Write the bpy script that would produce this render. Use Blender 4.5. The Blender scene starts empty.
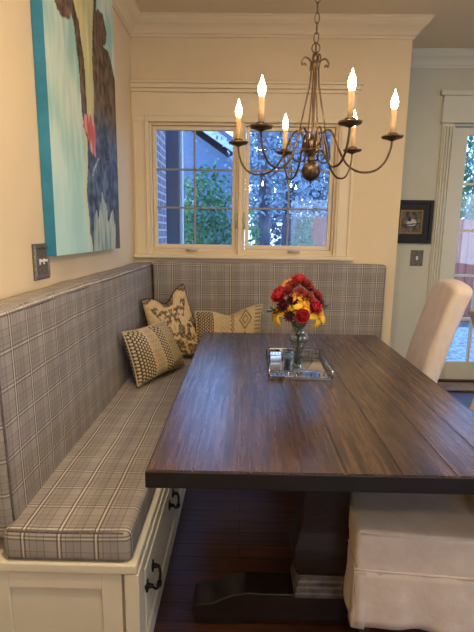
import bpy, bmesh, math, random
from mathutils import Vector, Matrix, noise
random.seed(7)
S = bpy.context.scene
COL = S.collection
PI = math.pi
def lin(c): return tuple(((x/12.92) if x <= .04045 else ((x+.055)/1.055)**2.4) for x in c)
def rgb(r, g, b): return lin((r/255, g/255, b/255))
# ------------------------------------------------------------------ materials
def newmat(name):
    m = bpy.data.materials.new(name); m.use_nodes = True
    nt = m.node_tree; b = nt.nodes['Principled BSDF']
    return m, nt, b
def nd(nt, t, **k):
    n = nt.nodes.new(t)
    for a, v in k.items(): setattr(n, a, v)
    return n
def math_(nt, op, a, b=None, c=None):
    n = nd(nt, 'ShaderNodeMath', operation=op)
    for i, v in enumerate((a, b, c)):
        if v is None: continue
        if isinstance(v, (int, float)): n.inputs[i].default_value = v
        else: nt.links.new(v, n.inputs[i])
    return n.outputs[0]
def mixc(nt, f, a, b):
    n = nd(nt, 'ShaderNodeMix', data_type='RGBA')
    if isinstance(f, (int, float)): n.inputs[0].default_value = f
    else: nt.links.new(f, n.inputs[0])
    for i, v in ((6, a), (7, b)):
        if isinstance(v, tuple): n.inputs[i].default_value = (*v[:3], 1)
        else: nt.links.new(v, n.inputs[i])
    return n.outputs[2]
def noise_n(nt, scale, detail=3, rough=.5, vec=None, stretch=None):
    n = nd(nt, 'ShaderNodeTexNoise'); n.inputs['Scale'].default_value = scale
    n.inputs['Detail'].default_value = detail; n.inputs['Roughness'].default_value = rough
    if vec is None: vec = nd(nt, 'ShaderNodeTexCoord').outputs['Object']
    if stretch:
        mp = nd(nt, 'ShaderNodeMapping'); mp.inputs['Scale'].default_value = stretch
        nt.links.new(vec, mp.inputs[0]); vec = mp.outputs[0]
    nt.links.new(vec, n.inputs['Vector'])
    return n.outputs[0]
def rampf(nt, fac, lo, hi):
    n = nd(nt, 'ShaderNodeMapRange'); n.inputs[1].default_value = lo; n.inputs[2].default_value = hi
    nt.links.new(fac, n.inputs[0]); return n.outputs[0]
def bump(nt, b, h, strength=.3, dist=.01):
    n = nd(nt, 'ShaderNodeBump'); n.inputs['Strength'].default_value = strength; n.inputs['Distance'].default_value = dist
    nt.links.new(h, n.inputs['Height']); nt.links.new(n.outputs[0], b.inputs['Normal'])
def simple(name, c, rough=.5, metal=0, c2=None, nscale=8, bmp=0, bscale=60, spec=.5, stretch=None, coat=0):
    m, nt, b = newmat(name)
    b.inputs['Roughness'].default_value = rough; b.inputs['Metallic'].default_value = metal
    b.inputs['Specular IOR Level'].default_value = spec
    b.inputs['Coat Weight'].default_value = coat
    if c2 is None: c2 = tuple(x*.9 for x in c)
    f = rampf(nt, noise_n(nt, nscale, 4, .6, stretch=stretch), .35, .65)
    nt.links.new(mixc(nt, f, c, c2), b.inputs['Base Color'])
    if bmp: bump(nt, b, noise_n(nt, bscale, 3), bmp, .004)
    return m
def emis(name, c, s):
    m, nt, b = newmat(name)
    b.inputs['Base Color'].default_value = (*c, 1); b.inputs['Emission Color'].default_value = (*c, 1)
    b.inputs['Emission Strength'].default_value = s
    return m
def glassy(name, tint, gloss_rough=.02, base=.04, edge=.6):
    m = bpy.data.materials.new(name); m.use_nodes = True; nt = m.node_tree; nt.nodes.clear()
    o = nd(nt, 'ShaderNodeOutputMaterial'); mx = nd(nt, 'ShaderNodeMixShader')
    t = nd(nt, 'ShaderNodeBsdfTransparent'); t.inputs[0].default_value = (*tint, 1)
    g = nd(nt, 'ShaderNodeBsdfGlossy'); g.inputs['Roughness'].default_value = gloss_rough
    lw = nd(nt, 'ShaderNodeLayerWeight'); lw.inputs[0].default_value = .35
    f = math_(nt, 'MULTIPLY_ADD', lw.outputs['Facing'], edge-base, base)
    nt.links.new(f, mx.inputs[0]); nt.links.new(t.outputs[0], mx.inputs[1]); nt.links.new(g.outputs[0], mx.inputs[2])
    nt.links.new(mx.outputs[0], o.inputs[0]); return m
def vcol(name, rough=.85, bmp=.3, bscale=300, spec=.3, sheen=0):
    m, nt, b = newmat(name)
    a = nd(nt, 'ShaderNodeAttribute', attribute_name='Col')
    nt.links.new(a.outputs[0], b.inputs['Base Color']); b.inputs['Roughness'].default_value = rough
    b.inputs['Specular IOR Level'].default_value = spec
    bump(nt, b, noise_n(nt, bscale, 2), bmp, .003); return m
def plaid(name):
    m, nt, b = newmat(name)
    uv = nd(nt, 'ShaderNodeUVMap'); sx = nd(nt, 'ShaderNodeSeparateXYZ'); nt.links.new(uv.outputs[0], sx.inputs[0])
    P = .112
    def stripes(src, cs, w):
        tot = None
        fr = math_(nt, 'FRACT', math_(nt, 'DIVIDE', src, P))
        for c in cs:
            d = math_(nt, 'ABSOLUTE', math_(nt, 'SUBTRACT', fr, c))
            s = math_(nt, 'LESS_THAN', d, w)
            tot = s if tot is None else math_(nt, 'MAXIMUM', tot, s)
        return tot
    U, V = sx.outputs[0], sx.outputs[1]
    base = mixc(nt, rampf(nt, noise_n(nt, 9, 4), .3, .7), rgb(174, 164, 152), rgb(158, 148, 137))
    # broad darker bands of the tartan, then the fine dark lines, then the pale ones
    for s, k in ((V, .78), (U, 1.0)):
        base = mixc(nt, math_(nt, 'MULTIPLY', stripes(s, (.5,), .17), .2*k), base, rgb(112, 106, 100))
        base = mixc(nt, math_(nt, 'MULTIPLY', stripes(s, (.30, .70), .016), .5*k), base, rgb(80, 74, 76))
        base = mixc(nt, math_(nt, 'MULTIPLY', stripes(s, (.5,), .012), .45*k), base, rgb(96, 90, 90))
        base = mixc(nt, math_(nt, 'MULTIPLY', stripes(s, (.06, .17), .02), .75*k), base, rgb(74, 66, 62))
        base = mixc(nt, math_(nt, 'MULTIPLY', stripes(s, (.115,), .02), .75*k), base, rgb(222, 210, 188))
    wv = nd(nt, 'ShaderNodeTexNoise'); wv.inputs['Scale'].default_value = 520; nt.links.new(uv.outputs[0], wv.inputs['Vector'])
    base = mixc(nt, math_(nt, 'MULTIPLY', rampf(nt, wv.outputs[0], .35, .65), .22), base, rgb(92, 86, 84))
    nt.links.new(base, b.inputs['Base Color']); b.inputs['Roughness'].default_value = .9
    b.inputs['Specular IOR Level'].default_value = .15
    bump(nt, b, wv.outputs[0], .35, .002); return m
def planks(name, cols, L, W, along, rough, dark, gap=.012, nstretch=None, bm=.2, spec=.5, coat=0):
    m, nt, b = newmat(name)
    tc = nd(nt, 'ShaderNodeTexCoord').outputs['Object']
    mp = nd(nt, 'ShaderNodeMapping')
    if along == 'Y': mp.inputs['Rotation'].default_value = (0, 0, PI/2)
    nt.links.new(tc, mp.inputs[0])
    br = nd(nt, 'ShaderNodeTexBrick'); br.offset = .37; br.inputs['Scale'].default_value = 1
    br.inputs['Brick Width'].default_value = L; br.inputs['Row Height'].default_value = W
    br.inputs['Mortar Size'].default_value = W*gap; br.inputs['Color1'].default_value = (0, 0, 0, 1)
    br.inputs['Color2'].default_value = (1, 1, 1, 1); br.inputs['Mortar'].default_value = (.5, .5, .5, 1)
    nt.links.new(mp.outputs[0], br.inputs['Vector'])
    st = (1.2, 22, 22) if along == 'X' else (22, 1.2, 22)
    n1 = noise_n(nt, 3.2, 6, .65, tc, st)
    n2 = noise_n(nt, 2.3, 3, .6, tc)
    c = mixc(nt, br.outputs['Color'], cols[0], cols[1])
    c = mixc(nt, rampf(nt, n1, .35, .68), c, cols[2])
    c = mixc(nt, math_(nt, 'MULTIPLY', rampf(nt, n2, .42, .72), .5), c, cols[3])
    c = mixc(nt, br.outputs['Fac'], c, dark)
    nt.links.new(c, b.inputs['Base Color'])
    nt.links.new(math_(nt, 'MULTIPLY_ADD', n1, .22, rough-.1), b.inputs['Roughness'])
    b.inputs['Specular IOR Level'].default_value = spec; b.inputs['Coat Weight'].default_value = coat
    b.inputs['Coat Roughness'].default_value = .25
    h = math_(nt, 'SUBTRACT', math_(nt, 'MULTIPLY', n1, .5), br.outputs['Fac'])
    bump(nt, b, h, bm, .004); return m

M = {}
M['wall'] = simple('wall_paint', rgb(228, 206, 166), .7, c2=rgb(224, 201, 160), nscale=2, bmp=.05, bscale=200, spec=.2)
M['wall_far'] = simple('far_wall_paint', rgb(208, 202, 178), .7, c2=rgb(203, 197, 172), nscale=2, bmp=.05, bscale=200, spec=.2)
M['ceil'] = simple('ceiling_paint', rgb(222, 204, 174), .8, nscale=2, c2=rgb(218, 200, 170), spec=.2)
M['trim'] = simple('trim_paint', rgb(230, 211, 174), .4, c2=rgb(226, 206, 168), nscale=3, spec=.4)
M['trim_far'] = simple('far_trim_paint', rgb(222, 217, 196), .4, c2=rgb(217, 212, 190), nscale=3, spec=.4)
M['cab'] = simple('cabinet_paint', rgb(216, 206, 180), .42, c2=rgb(209, 198, 170), nscale=3, spec=.4)
M['plaid'] = plaid('plaid_wool')
M['welt'] = simple('welt_cord', rgb(118, 108, 104), .9, c2=rgb(90, 82, 80), nscale=90, spec=.1)
M['lwelt'] = simple('pale_welt_cord', rgb(178, 168, 155), .9, c2=rgb(150, 140, 128), nscale=90, spec=.1)
M['table'] = planks('table_planks', (rgb(56, 38, 28), rgb(104, 76, 56), rgb(24, 17, 14), rgb(96, 70, 52)), 1.9, .134, 'Y', .27, rgb(30, 20, 15), .004, spec=.7, bm=.14, coat=.3)
M['table_edge'] = simple('table_edge_wood', rgb(17, 13, 12), .5, c2=rgb(20, 15, 14), nscale=6, bmp=.3, bscale=40, stretch=(1, 8, 20))
M['trestle'] = simple('trestle_wood', rgb(44, 27, 17), .36, c2=rgb(22, 14, 10), nscale=5, bmp=.25, bscale=30, stretch=(3, 3, 14))
M['mould'] = simple('worn_moulding', rgb(110, 100, 88), .5, c2=rgb(66, 56, 48), nscale=20, bmp=.2)
M['floor'] = planks('floor_boards', (rgb(82, 46, 28), rgb(108, 64, 38), rgb(56, 32, 21), rgb(96, 56, 34)), 1.3, .083, 'X', .38, rgb(28, 15, 10), .03, bm=.15)
M['slip'] = simple('linen_slipcover', rgb(222, 206, 190), .9, c2=rgb(212, 195, 178), nscale=14, bmp=.35, bscale=40, spec=.15)
M['legw'] = simple('chair_leg_wood', rgb(60, 42, 30), .4)
M['bronze'] = simple('aged_bronze', rgb(112, 92, 70), .38, .75, c2=rgb(70, 56, 44), nscale=25)
M['candle'] = simple('candle_sleeve', rgb(226, 196, 148), .6, c2=rgb(205, 170, 122), nscale=30)
M['bulb'] = emis('lit_bulb', (1.0, .60, .26), 60)
M['winmuntin'] = simple('grille_bar', rgb(150, 146, 142), .5)
M['iron'] = simple('dark_pull_metal', rgb(48, 42, 38), .35, .8)
M['silver'] = simple('tray_silver', rgb(190, 186, 180), .25, .95, c2=rgb(130, 126, 120), nscale=40)
M['mirror'] = simple('tray_mirror', rgb(190, 190, 192), .06, 1, c2=rgb(180, 180, 184))
M['glass'] = glassy('clear_glass', (.84, .89, .88), .02, .07, .95)
M['water'] = glassy('vase_water', (.80, .88, .82), .02, .04, .3)
M['pane'] = glassy('window_glass', (.90, .95, 1.0), .0, .02, .4)
M['stem'] = simple('flower_stem', rgb(60, 92, 40), .6, c2=rgb(38, 62, 28), nscale=30)
M['leaf'] = simple('dark_leaf', rgb(38, 58, 30), .5, c2=rgb(22, 36, 20), nscale=20)
M['redf'] = simple('red_petal', rgb(186, 18, 28), .6, c2=rgb(130, 8, 18), nscale=50)
M['burg'] = simple('rust_red_petal', rgb(158, 44, 30), .65, c2=rgb(104, 18, 26), nscale=60)
M['purp'] = simple('plum_petal', rgb(96, 16, 34), .65, c2=rgb(60, 10, 26), nscale=60)
M['yelf'] = simple('yellow_petal', rgb(244, 208, 40), .6, c2=rgb(230, 160, 40), nscale=30)
M['oraf'] = simple('orange_petal', rgb(240, 170, 60), .6, c2=rgb(225, 130, 40), nscale=30)
M['white'] = simple('white_plastic', rgb(236, 234, 226), .4)
M['paper'] = simple('white_paper', rgb(226, 226, 222), .8)
M['pewter'] = simple('pewter_plate', rgb(128, 118, 100), .5, .25, c2=rgb(74, 66, 56), nscale=120, bmp=.5, bscale=160)
M['pewter_hi'] = simple('pewter_rope', rgb(168, 158, 138), .4, .6, c2=rgb(110, 100, 86), nscale=90)
M['blackfr'] = simple('black_frame', rgb(34, 28, 24), .5, c2=rgb(20, 17, 15), spec=.3)
M['gold'] = simple('gilt_liner', rgb(140, 106, 52), .4, .5)
M['paint'] = vcol('painted_canvas', .55, .5, 40, .4)
M['teal'] = simple('teal_canvas_edge', rgb(52, 138, 166), .6, c2=rgb(38, 118, 146), nscale=6, bmp=.3, bscale=80)
M['pillow'] = vcol('pillow_weave', .95, .5, 380, .1)
M['black'] = simple('black_cord', rgb(30, 27, 25), .9)
M['cord'] = simple('cream_cord', rgb(196, 178, 146), .9)
M['winmet'] = simple('window_hardware', rgb(206, 190, 160), .35, .1)
M['brass'] = simple('hinge_metal', rgb(90, 80, 66), .4, .7)
M['brick'] = planks('grey_brick', (rgb(150, 118, 122), rgb(178, 142, 140), rgb(128, 108, 118), rgb(160, 132, 132)), .21, .07, 'X', .85, rgb(206, 200, 200), .12, bm=.4)
_bn = M['brick'].node_tree; _tc = [n for n in _bn.nodes if n.type == 'TEX_COORD'][0]
_mp = [n for n in _bn.nodes if n.type == 'MAPPING' and n.outputs[0].links and n.outputs[0].links[0].to_node.type == 'TEX_BRICK'][0]
_sx = _bn.nodes.new('ShaderNodeSeparateXYZ'); _cx = _bn.nodes.new('ShaderNodeCombineXYZ')
_bn.links.new(_tc.outputs['Object'], _sx.inputs[0])
_bn.links.new(math_(_bn, 'ADD', _sx.outputs[0], _sx.outputs[1]), _cx.inputs[0]); _bn.links.new(_sx.outputs[2], _cx.inputs[1])
_bn.links.new(_cx.outputs[0], _mp.inputs[0])
M['siding'] = simple('blue_grey_siding', rgb(130, 144, 164), .8, c2=rgb(116, 130, 150))
M['roof'] = simple('roof_shingle', rgb(120, 126, 142), .9, c2=rgb(88, 94, 112), nscale=14)
M['whitex'] = simple('exterior_white', rgb(226, 230, 236), .6)
M['darkpost'] = simple('dark_post_paint', rgb(92, 96, 116), .6)
M['fence'] = simple('red_cedar', rgb(196, 108, 84), .8, c2=rgb(156, 84, 70), nscale=8, stretch=(1, 1, .2))
M['bark'] = simple('tree_bark', rgb(124, 118, 124), .95, c2=rgb(70, 66, 78), nscale=9, bmp=.6, bscale=20, stretch=(1, 1, .25))
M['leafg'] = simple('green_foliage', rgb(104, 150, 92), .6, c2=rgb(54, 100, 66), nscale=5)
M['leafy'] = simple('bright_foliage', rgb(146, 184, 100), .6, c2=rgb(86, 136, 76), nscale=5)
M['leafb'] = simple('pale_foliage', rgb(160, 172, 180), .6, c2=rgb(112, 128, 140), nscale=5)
M['ground'] = simple('leaf_littered_ground', rgb(150, 144, 134), .95, c2=rgb(96, 84, 74), nscale=14)
M['patio'] = simple('pale_patio_stone', rgb(228, 216, 200), .8, c2=rgb(140, 118, 96), nscale=22)
M['can'] = emis('downlight_lens', (1, .82, .6), 12)
M['steelw'] = simple('door_handle_metal', rgb(120, 104, 80), .3, .8)
M['rubber'] = simple('dark_threshold', rgb(52, 36, 26), .5)
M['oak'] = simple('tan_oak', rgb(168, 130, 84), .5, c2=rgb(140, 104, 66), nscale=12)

# ------------------------------------------------------------------ mesh helpers
def build(name, bm, m, parent=None, smooth=False, bevel=0, seg=2, uv=False, sub=0):
    me = bpy.data.meshes.new(name)
    bmesh.ops.recalc_face_normals(bm, faces=bm.faces)
    if uv:
        lay = bm.loops.layers.uv.new('UVMap')
        for f in bm.faces:
            n = f.normal; a = max(range(3), key=lambda i: abs(n[i]))
            for l in f.loops:
                c = l.vert.co
                l[lay].uv = (c.y, c.z) if a == 0 else ((c.x, c.z) if a == 1 else (c.x, c.y))
    bm.to_mesh(me); bm.free()
    me.materials.append(m)
    if smooth:
        for p in me.polygons: p.use_smooth = True
    o = bpy.data.objects.new(name, me); COL.objects.link(o)
    if parent: o.parent = parent
    if bevel:
        md = o.modifiers.new('bevel', 'BEVEL'); md.width = bevel; md.segments = seg; md.limit_method = 'ANGLE'
        for p in me.polygons: p.use_smooth = True
        wn = o.modifiers.new('wn', 'WEIGHTED_NORMAL'); wn.keep_sharp = False
    if sub:
        md = o.modifiers.new('sub', 'SUBSURF'); md.levels = md.render_levels = sub
    return o
def box(bm, x0, x1, y0, y1, z0, z1):
    r = bmesh.ops.create_cube(bm, size=1)
    for v in r['verts']:
        v.co = Vector(((x0+x1)/2+v.co.x*(x1-x0), (y0+y1)/2+v.co.y*(y1-y0), (z0+z1)/2+v.co.z*(z1-z0)))
    return r['verts']
def lathe(bm, prof, c=(0, 0, 0), n=24, cap=True):
    rings = []
    for r, z in prof:
        rings.append([bm.verts.new((c[0]+r*math.cos(2*PI*i/n), c[1]+r*math.sin(2*PI*i/n), c[2]+z)) for i in range(n)])
    for a, b in zip(rings, rings[1:]):
        for i in range(n): bm.faces.new((a[i], a[(i+1) % n], b[(i+1) % n], b[i]))
    if cap:
        bm.faces.new(rings[0][::-1]); bm.faces.new(rings[-1])
def sqloft(bm, prof, cx, cy, ky=1):
    rings = []
    for w, z in prof:
        rings.append([bm.verts.new((cx+a*w, cy+b*w*ky, z)) for a, b in ((-1, -1), (1, -1), (1, 1), (-1, 1))])
    for a, b in zip(rings, rings[1:]):
        for i in range(4): bm.faces.new((a[i], a[(i+1) % 4], b[(i+1) % 4], b[i]))
    bm.faces.new(rings[0][::-1]); bm.faces.new(rings[-1])
def tube(bm, pts, rad, n=8, closed=False):
    pts = [Vector(p) for p in pts]; N = len(pts); rings = []
    rads = rad if isinstance(rad, (list, tuple)) else [rad]*N
    ref = Vector((0, 0, 1)); prev = None
    for i, p in enumerate(pts):
        t = (pts[(i+1) % N]-pts[i-1]) if closed else (pts[min(i+1, N-1)]-pts[max(i-1, 0)])
        t.normalize()
        if prev is None:
            a = t.cross(ref)
            if a.length < .05: a = t.cross(Vector((1, 0, 0)))
        else: a = prev - t*prev.dot(t)
        a.normalize(); prev = a; b = t.cross(a)
        rings.append([bm.verts.new(p+(a*math.cos(2*PI*k/n)+b*math.sin(2*PI*k/n))*rads[i]) for k in range(n)])
    pr = list(zip(rings, rings[1:]))
    if closed: pr.append((rings[-1], rings[0]))
    for a, b in pr:
        for k in range(n): bm.faces.new((a[k], a[(k+1) % n], b[(k+1) % n], b[k]))
    if not closed: bm.faces.new(rings[0][::-1]); bm.faces.new(rings[-1])
def spline(pts, n=8):
    pts = [Vector(p) for p in pts]; out = []
    P = [pts[0]*2-pts[1]]+pts+[pts[-1]*2-pts[-2]]
    for i in range(1, len(P)-2):
        a, b, c, d = P[i-1:i+3]
        for k in range(n):
            t = k/n
            out.append(.5*((2*b)+(c-a)*t+(2*a-5*b+4*c-d)*t*t+(3*b-a-3*c+d)*t**3))
    out.append(pts[-1]); return out
def extr(bm, poly, axis, a, b):
    """closed 2-D outline extruded along an axis (0 x, 1 y, 2 z)"""
    def mk(p, t):
        if axis == 0: return (t, p[0], p[1])
        if axis == 1: return (p[0], t, p[1])
        return (p[0], p[1], t)
    A = [bm.verts.new(mk(p, a)) for p in poly]; B = [bm.verts.new(mk(p, b)) for p in poly]
    n = len(poly)
    bm.faces.new(A); bm.faces.new(B[::-1])
    for i in range(n): bm.faces.new((A[i], A[(i+1) % n], B[(i+1) % n], B[i]))
def empty(name, loc=(0, 0, 0), rz=0):
    o = bpy.data.objects.new(name, None); COL.objects.link(o); o.location = loc; o.rotation_euler[2] = rz
    o.empty_display_size = .1; return o
def tag(o, label, cat, group=None, kind=None):
    o['label'] = label; o['category'] = cat
    if group: o['group'] = group
    if kind: o['kind'] = kind
    return o
def struct(o): o['kind'] = 'structure'; return o
def copy_tree(o, parent=None):
    c = o.copy(); COL.objects.link(c); c.parent = parent
    for ch in list(o.children): copy_tree(ch, c)
    return c
def B1(name, m, x0, x1, y0, y1, z0, z1, parent=None, bevel=0, **k):
    bm = bmesh.new(); box(bm, x0, x1, y0, y1, z0, z1); return build(name, bm, m, parent, bevel=bevel, **k)

# ------------------------------------------------------------------ setting
XL, YB, XR, YF, ZC = -.86, 3.62, 1.20, 4.20, 2.90
XW, YR = 3.9, -2.6
struct(B1('floor', M['floor'], XL-.1, XW+.1, YR-.1, YF+.12, -.06, 0))
struct(B1('ceiling', M['ceil'], XL-.1, XW+.1, YR-.1, YF+.12, ZC, ZC+.1))
struct(B1('wall_left', M['wall'], XL-.1, XL, YR-.1, YB+.1, 0, ZC))
# back wall of the nook with two window openings
wins = [(-.735, -.05), (-.015, .70)]; WZ0, WZ1 = 1.235, 2.195
bm = bmesh.new()
box(bm, XL-.1, XR, YB, YB+.14, 0, WZ0); box(bm, XL-.1, XR, YB, YB+.14, WZ1, ZC)
box(bm, XL-.1, wins[0][0], YB, YB+.14, WZ0, WZ1); box(bm, wins[0][1], wins[1][0], YB, YB+.14, WZ0, WZ1)
box(bm, wins[1][1], XR, YB, YB+.14, WZ0, WZ1)
struct(build('wall_back', bm, M['wall']))
struct(B1('wall_return', M['wall_far'], XR-.14, XR, YB+.14, YF, 0, ZC))
DX0, DX1, DZ = 1.80, 2.72, 2.34
bm = bmesh.new()
box(bm, XR-.14, DX0, YF, YF+.14, 0, ZC); box(bm, DX0, DX1, YF, YF+.14, DZ, ZC); box(bm, DX1, XW, YF, YF+.14, 0, ZC)
struct(build('wall_far', bm, M['wall_far']))
bm = bmesh.new()   # right wall with a broad window opening
box(bm, XW, XW+.1, YR, 0, 0, ZC); box(bm, XW, XW+.1, 0, 1.6, 0, .9); box(bm, XW, XW+.1, 0, 1.6, 2.1, ZC); box(bm, XW, XW+.1, 1.6, YF+.1, 0, ZC)
struct(build('wall_right', bm, M['wall_far']))
bm = bmesh.new()   # rear wall with two openings
box(bm, XL-.1, 1.0, YR-.1, YR, 0, ZC); box(bm, 1.0, 2.4, YR-.1, YR, 0, .9); box(bm, 1.0, 2.4, YR-.1, YR, 2.1, ZC); box(bm, 2.4, XW+.1, YR-.1, YR, 0, ZC)
struct(build('wall_rear', bm, M['wall_far']))
# crown moulding: profile (distance from wall, drop from ceiling)
crown = [(0, 0), (.105, 0), (.105, -.012), (.098, -.016), (.09, -.03), (.072, -.048), (.05, -.062), (.034, -.078), (.026, -.092), (.022, -.10), (.012, -.104), (.012, -.12), (0, -.12)]
def crown_run(name, pts, m):
    """pts: list of (corner xy, outward offset direction) ; mitred loft"""
    bm = bmesh.new(); rings = []
    for (x, y), (dx, dy) in pts:
        rings.append([bm.verts.new((x+dx*d, y+dy*d, ZC+z)) for d, z in crown])
    for a, b in zip(rings, rings[1:]):
        n = len(a)
        for i in range(n): bm.faces.new((a[i], a[(i+1) % n], b[(i+1) % n], b[i]))
    bm.faces.new(rings[0]); bm.faces.new(rings[-1][::-1])
    return struct(build(name, bm, m))
crown_run('trim_1', [((XL, YR), (1, 0)), ((XL, YB), (1, -1)), ((XR, YB), (1, -1)), ((XR, YB+.02), (1, 0))], M['trim'])
crown_run('trim_2', [((XR, YB+.02), (1, 0)), ((XR, YF), (1, -1)), ((XW, YF), (0, -1))], M['trim_far'])
struct(B1('baseboard_far', M['trim_far'], XR, 1.68, YF-.018, YF, 0, .15, bevel=.004))
struct(B1('baseboard_return', M['trim'], XR, XR+.016, YB, YF-.018, 0, .15, bevel=.004))
struct(B1('baseboard_back', M['trim'], 1.10, XR, YB-.018, YB, 0, .15, bevel=.004))
struct(B1('baseboard_left', M['trim'], XL, XL+.018, YR, 1.2, 0, .15, bevel=.004))
# ------------------------------------------------------------------ window casing (head board, cap, side casings, stool)
bm = bmesh.new()
box(bm, XL+.001, .83, YB-.022, YB, 2.235, 2.40)
box(bm, XL+.001, .835, YB-.034, YB, 2.40, 2.425); box(bm, XL+.001, .845, YB-.05, YB, 2.425, 2.455); box(bm, XL+.001, .855, YB-.062, YB, 2.455, 2.475)
struct(build('trim_3', bm, M['trim'], bevel=.004))
bm = bmesh.new()
for x0, x1 in ((XL+.001, wins[0][0]), (wins[1][1], .825)):
    box(bm, x0, x1, YB-.022, YB, 1.20, 2.235)
    w = x1-x0
    box(bm, x0+w*.12, x0+w*.2, YB-.03, YB-.02, 1.20, 2.235); box(bm, x1-w*.2, x1-w*.08, YB-.034, YB-.02, 1.20, 2.235)
box(bm, wins[0][1], wins[1][0], YB-.018, YB+.05, 1.20, 2.235)
box(bm, XL+.001, .825, YB-.028, YB, 2.195, 2.235)
struct(build('trim_4', bm, M['trim'], bevel=.003))
struct(B1('trim_5', M['trim'], XL+.001, .85, YB-.075, YB+.02, 1.180, 1.212, bevel=.008))
struct(B1('trim_6', M['trim'], XL+.001, .82, YB-.022, YB, 1.11, 1.180, bevel=.004))
def window(n, x0, x1, cx):
    w = struct(empty('window_%d' % n, ((x0+x1)/2, YB+.05, WZ0)))
    def P(name, bm, m, bevel=0, **k):
        o = build(name, bm, m, w, bevel=bevel, **k)
        o.location = -w.location; return o
    bm = bmesh.new(); y0, y1 = YB+.005, YB+.10
    box(bm, x0, x0+.018, y0, y1, WZ0, WZ1); box(bm, x1-.018, x1, y0, y1, WZ0, WZ1)
    box(bm, x0+.018, x1-.018, y0, y1, WZ0, WZ0+.018); box(bm, x0+.018, x1-.018, y0, y1, WZ1-.018, WZ1)
    P('window_frame', bm, M['trim'], .003)
    bm = bmesh.new(); a, b, c, d = x0+.02, x1-.02, WZ0+.02, WZ1-.02; t = .028
    box(bm, a, a+t, YB+.03, YB+.07, c, d); box(bm, b-t, b, YB+.03, YB+.07, c, d)
    box(bm, a+t, b-t, YB+.03, YB+.07, c, c+t+.004); box(bm, a+t, b-t, YB+.03, YB+.07, d-t, d)
    P('sash', bm, M['trim'], .003)
    bm = bmesh.new(); m_ = (a+b)/2
    box(bm, m_-.007, m_+.007, YB+.036, YB+.062, c+t, d-t)
    for k in (1, 2):
        z = c+t+(d-c-2*t)*k/3; box(bm, a+t, b-t, YB+.036, YB+.062, z-.007, z+.007)
    P('muntins', bm, M['winmuntin'] if 'winmuntin' in M else M['trim'], .002)
    bm = bmesh.new(); box(bm, a+t-.004, b-t+.004, YB+.048, YB+.052, c+t-.004, d-t+.004)
    P('pane', bm, M['pane'])
    bm = bmesh.new(); box(bm, cx-.055, cx+.035, YB-.028, YB+.01, WZ0+.0, WZ0+.017)
    tube(bm, [(cx-.05, YB-.03, WZ0+.012), (cx-.02, YB-.04, WZ0+.014), (cx+.03, YB-.032, WZ0+.01)], .006)
    P('crank_handle', bm, M['winmet'], smooth=True)
    bm = bmesh.new(); lx = x1-.012 if n == 1 else x0+.012
    box(bm, lx-.008, lx+.008, YB-.006, YB+.006, WZ0+.18, WZ0+.30)
    tube(bm, [(lx, YB-.008, WZ0+.20), (lx-.006, YB-.022, WZ0+.24), (lx+.004, YB-.018, WZ0+.27)], .005)
    P('sash_lock', bm, M['winmet'], smooth=True)
window(1, *wins[0], -.40); window(2, *wins[1], .40)

# ------------------------------------------------------------------ french door at right
d = struct(empty('door_1', ((DX0+DX1)/2, YF+.05, 0)))
def PD(name, bm, m, **k):
    o = build(name, bm, m, d, **k); o.location = -d.location; return o
bm = bmesh.new(); gx0, gx1, gz0, gz1 = DX0+.15, DX1-.13, .20, 2.25
box(bm, DX0+.02, gx0, YF+.03, YF+.075, .02, DZ-.03); box(bm, gx1, DX1-.02, YF+.03, YF+.075, .02, DZ-.03)
box(bm, gx0, gx1, YF+.03, YF+.075, .02, gz0); box(bm, gx0, gx1, YF+.03, YF+.075, gz1, DZ-.03)
PD('door_leaf', bm, M['trim_far'], bevel=.004)
bm = bmesh.new()
for k in range(1, 3):
    x = gx0+(gx1-gx0)*k/3; box(bm, x-.011, x+.011, YF+.036, YF+.069, gz0, gz1)
for k in range(1, 5):
    z = gz0+(gz1-gz0)*k/5; box(bm, gx0, gx1, YF+.037, YF+.068, z-.011, z+.011)
PD('muntins', bm, M['trim_far'])
bm = bmesh.new(); box(bm, gx0-.004, gx1+.004, YF+.05, YF+.054, gz0-.004, gz1+.004); PD('pane', bm, M['pane'])
bm = bmesh.new(); box(bm, DX0, DX0+.018, YF, YF+.12, 0, DZ); box(bm, DX1-.018, DX1, YF, YF+.12, 0, DZ); box(bm, DX0, DX1, YF, YF+.12, DZ-.018, DZ); PD('door_frame', bm, M['trim_far'])
bm = bmesh.new(); box(bm, DX0+.018, DX1-.018, YF-.02, YF+.12, 0, .02); PD('threshold', bm, M['rubber'])
bm = bmesh.new(); box(bm, gx1+.03, gx1+.08, YF+.022, YF+.03, .88, 1.12); tube(bm, [(gx1+.055, YF+.03, 1.0), (gx1+.055, YF-.02, 1.0), (gx1-.02, YF-.025, 1.0)], .009); PD('door_handle', bm, M['steelw'])
bm = bmesh.new()   # fluted casing with a plain head board and cap
cx0, cx1 = 1.70, DX0+.004
for (p, q) in ((cx0, cx1), (DX1-.004, DX1+.1)):
    box(bm, p, q, YF-.016, YF, 0, DZ)
    for k in range(4):
        x = p+.012+k*.024; box(bm, x, x+.012, YF-.034, YF-.015, .14, DZ-.03)
    box(bm, p-.004, q+.004, YF-.026, YF, 0, .17)
struct(build('trim_7', bm, M['trim_far'], bevel=.003))
bm = bmesh.new(); box(bm, 1.69, DX1+.11, YF-.026, YF, DZ, 2.56); box(bm, 1.66, DX1+.14, YF-.045, YF, 2.56, 2.60); box(bm, 1.68, DX1+.12, YF-.034, YF, DZ, DZ+.02)
struct(build('trim_8', bm, M['trim_far'], bevel=.003))

struct(B1('trim_9', M['oak'], 1.66, DX1+.3, 3.93, YF-.045, 0, .018, bevel=.006))  # tan strip added here, light on the floor boards put into its colour
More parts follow.
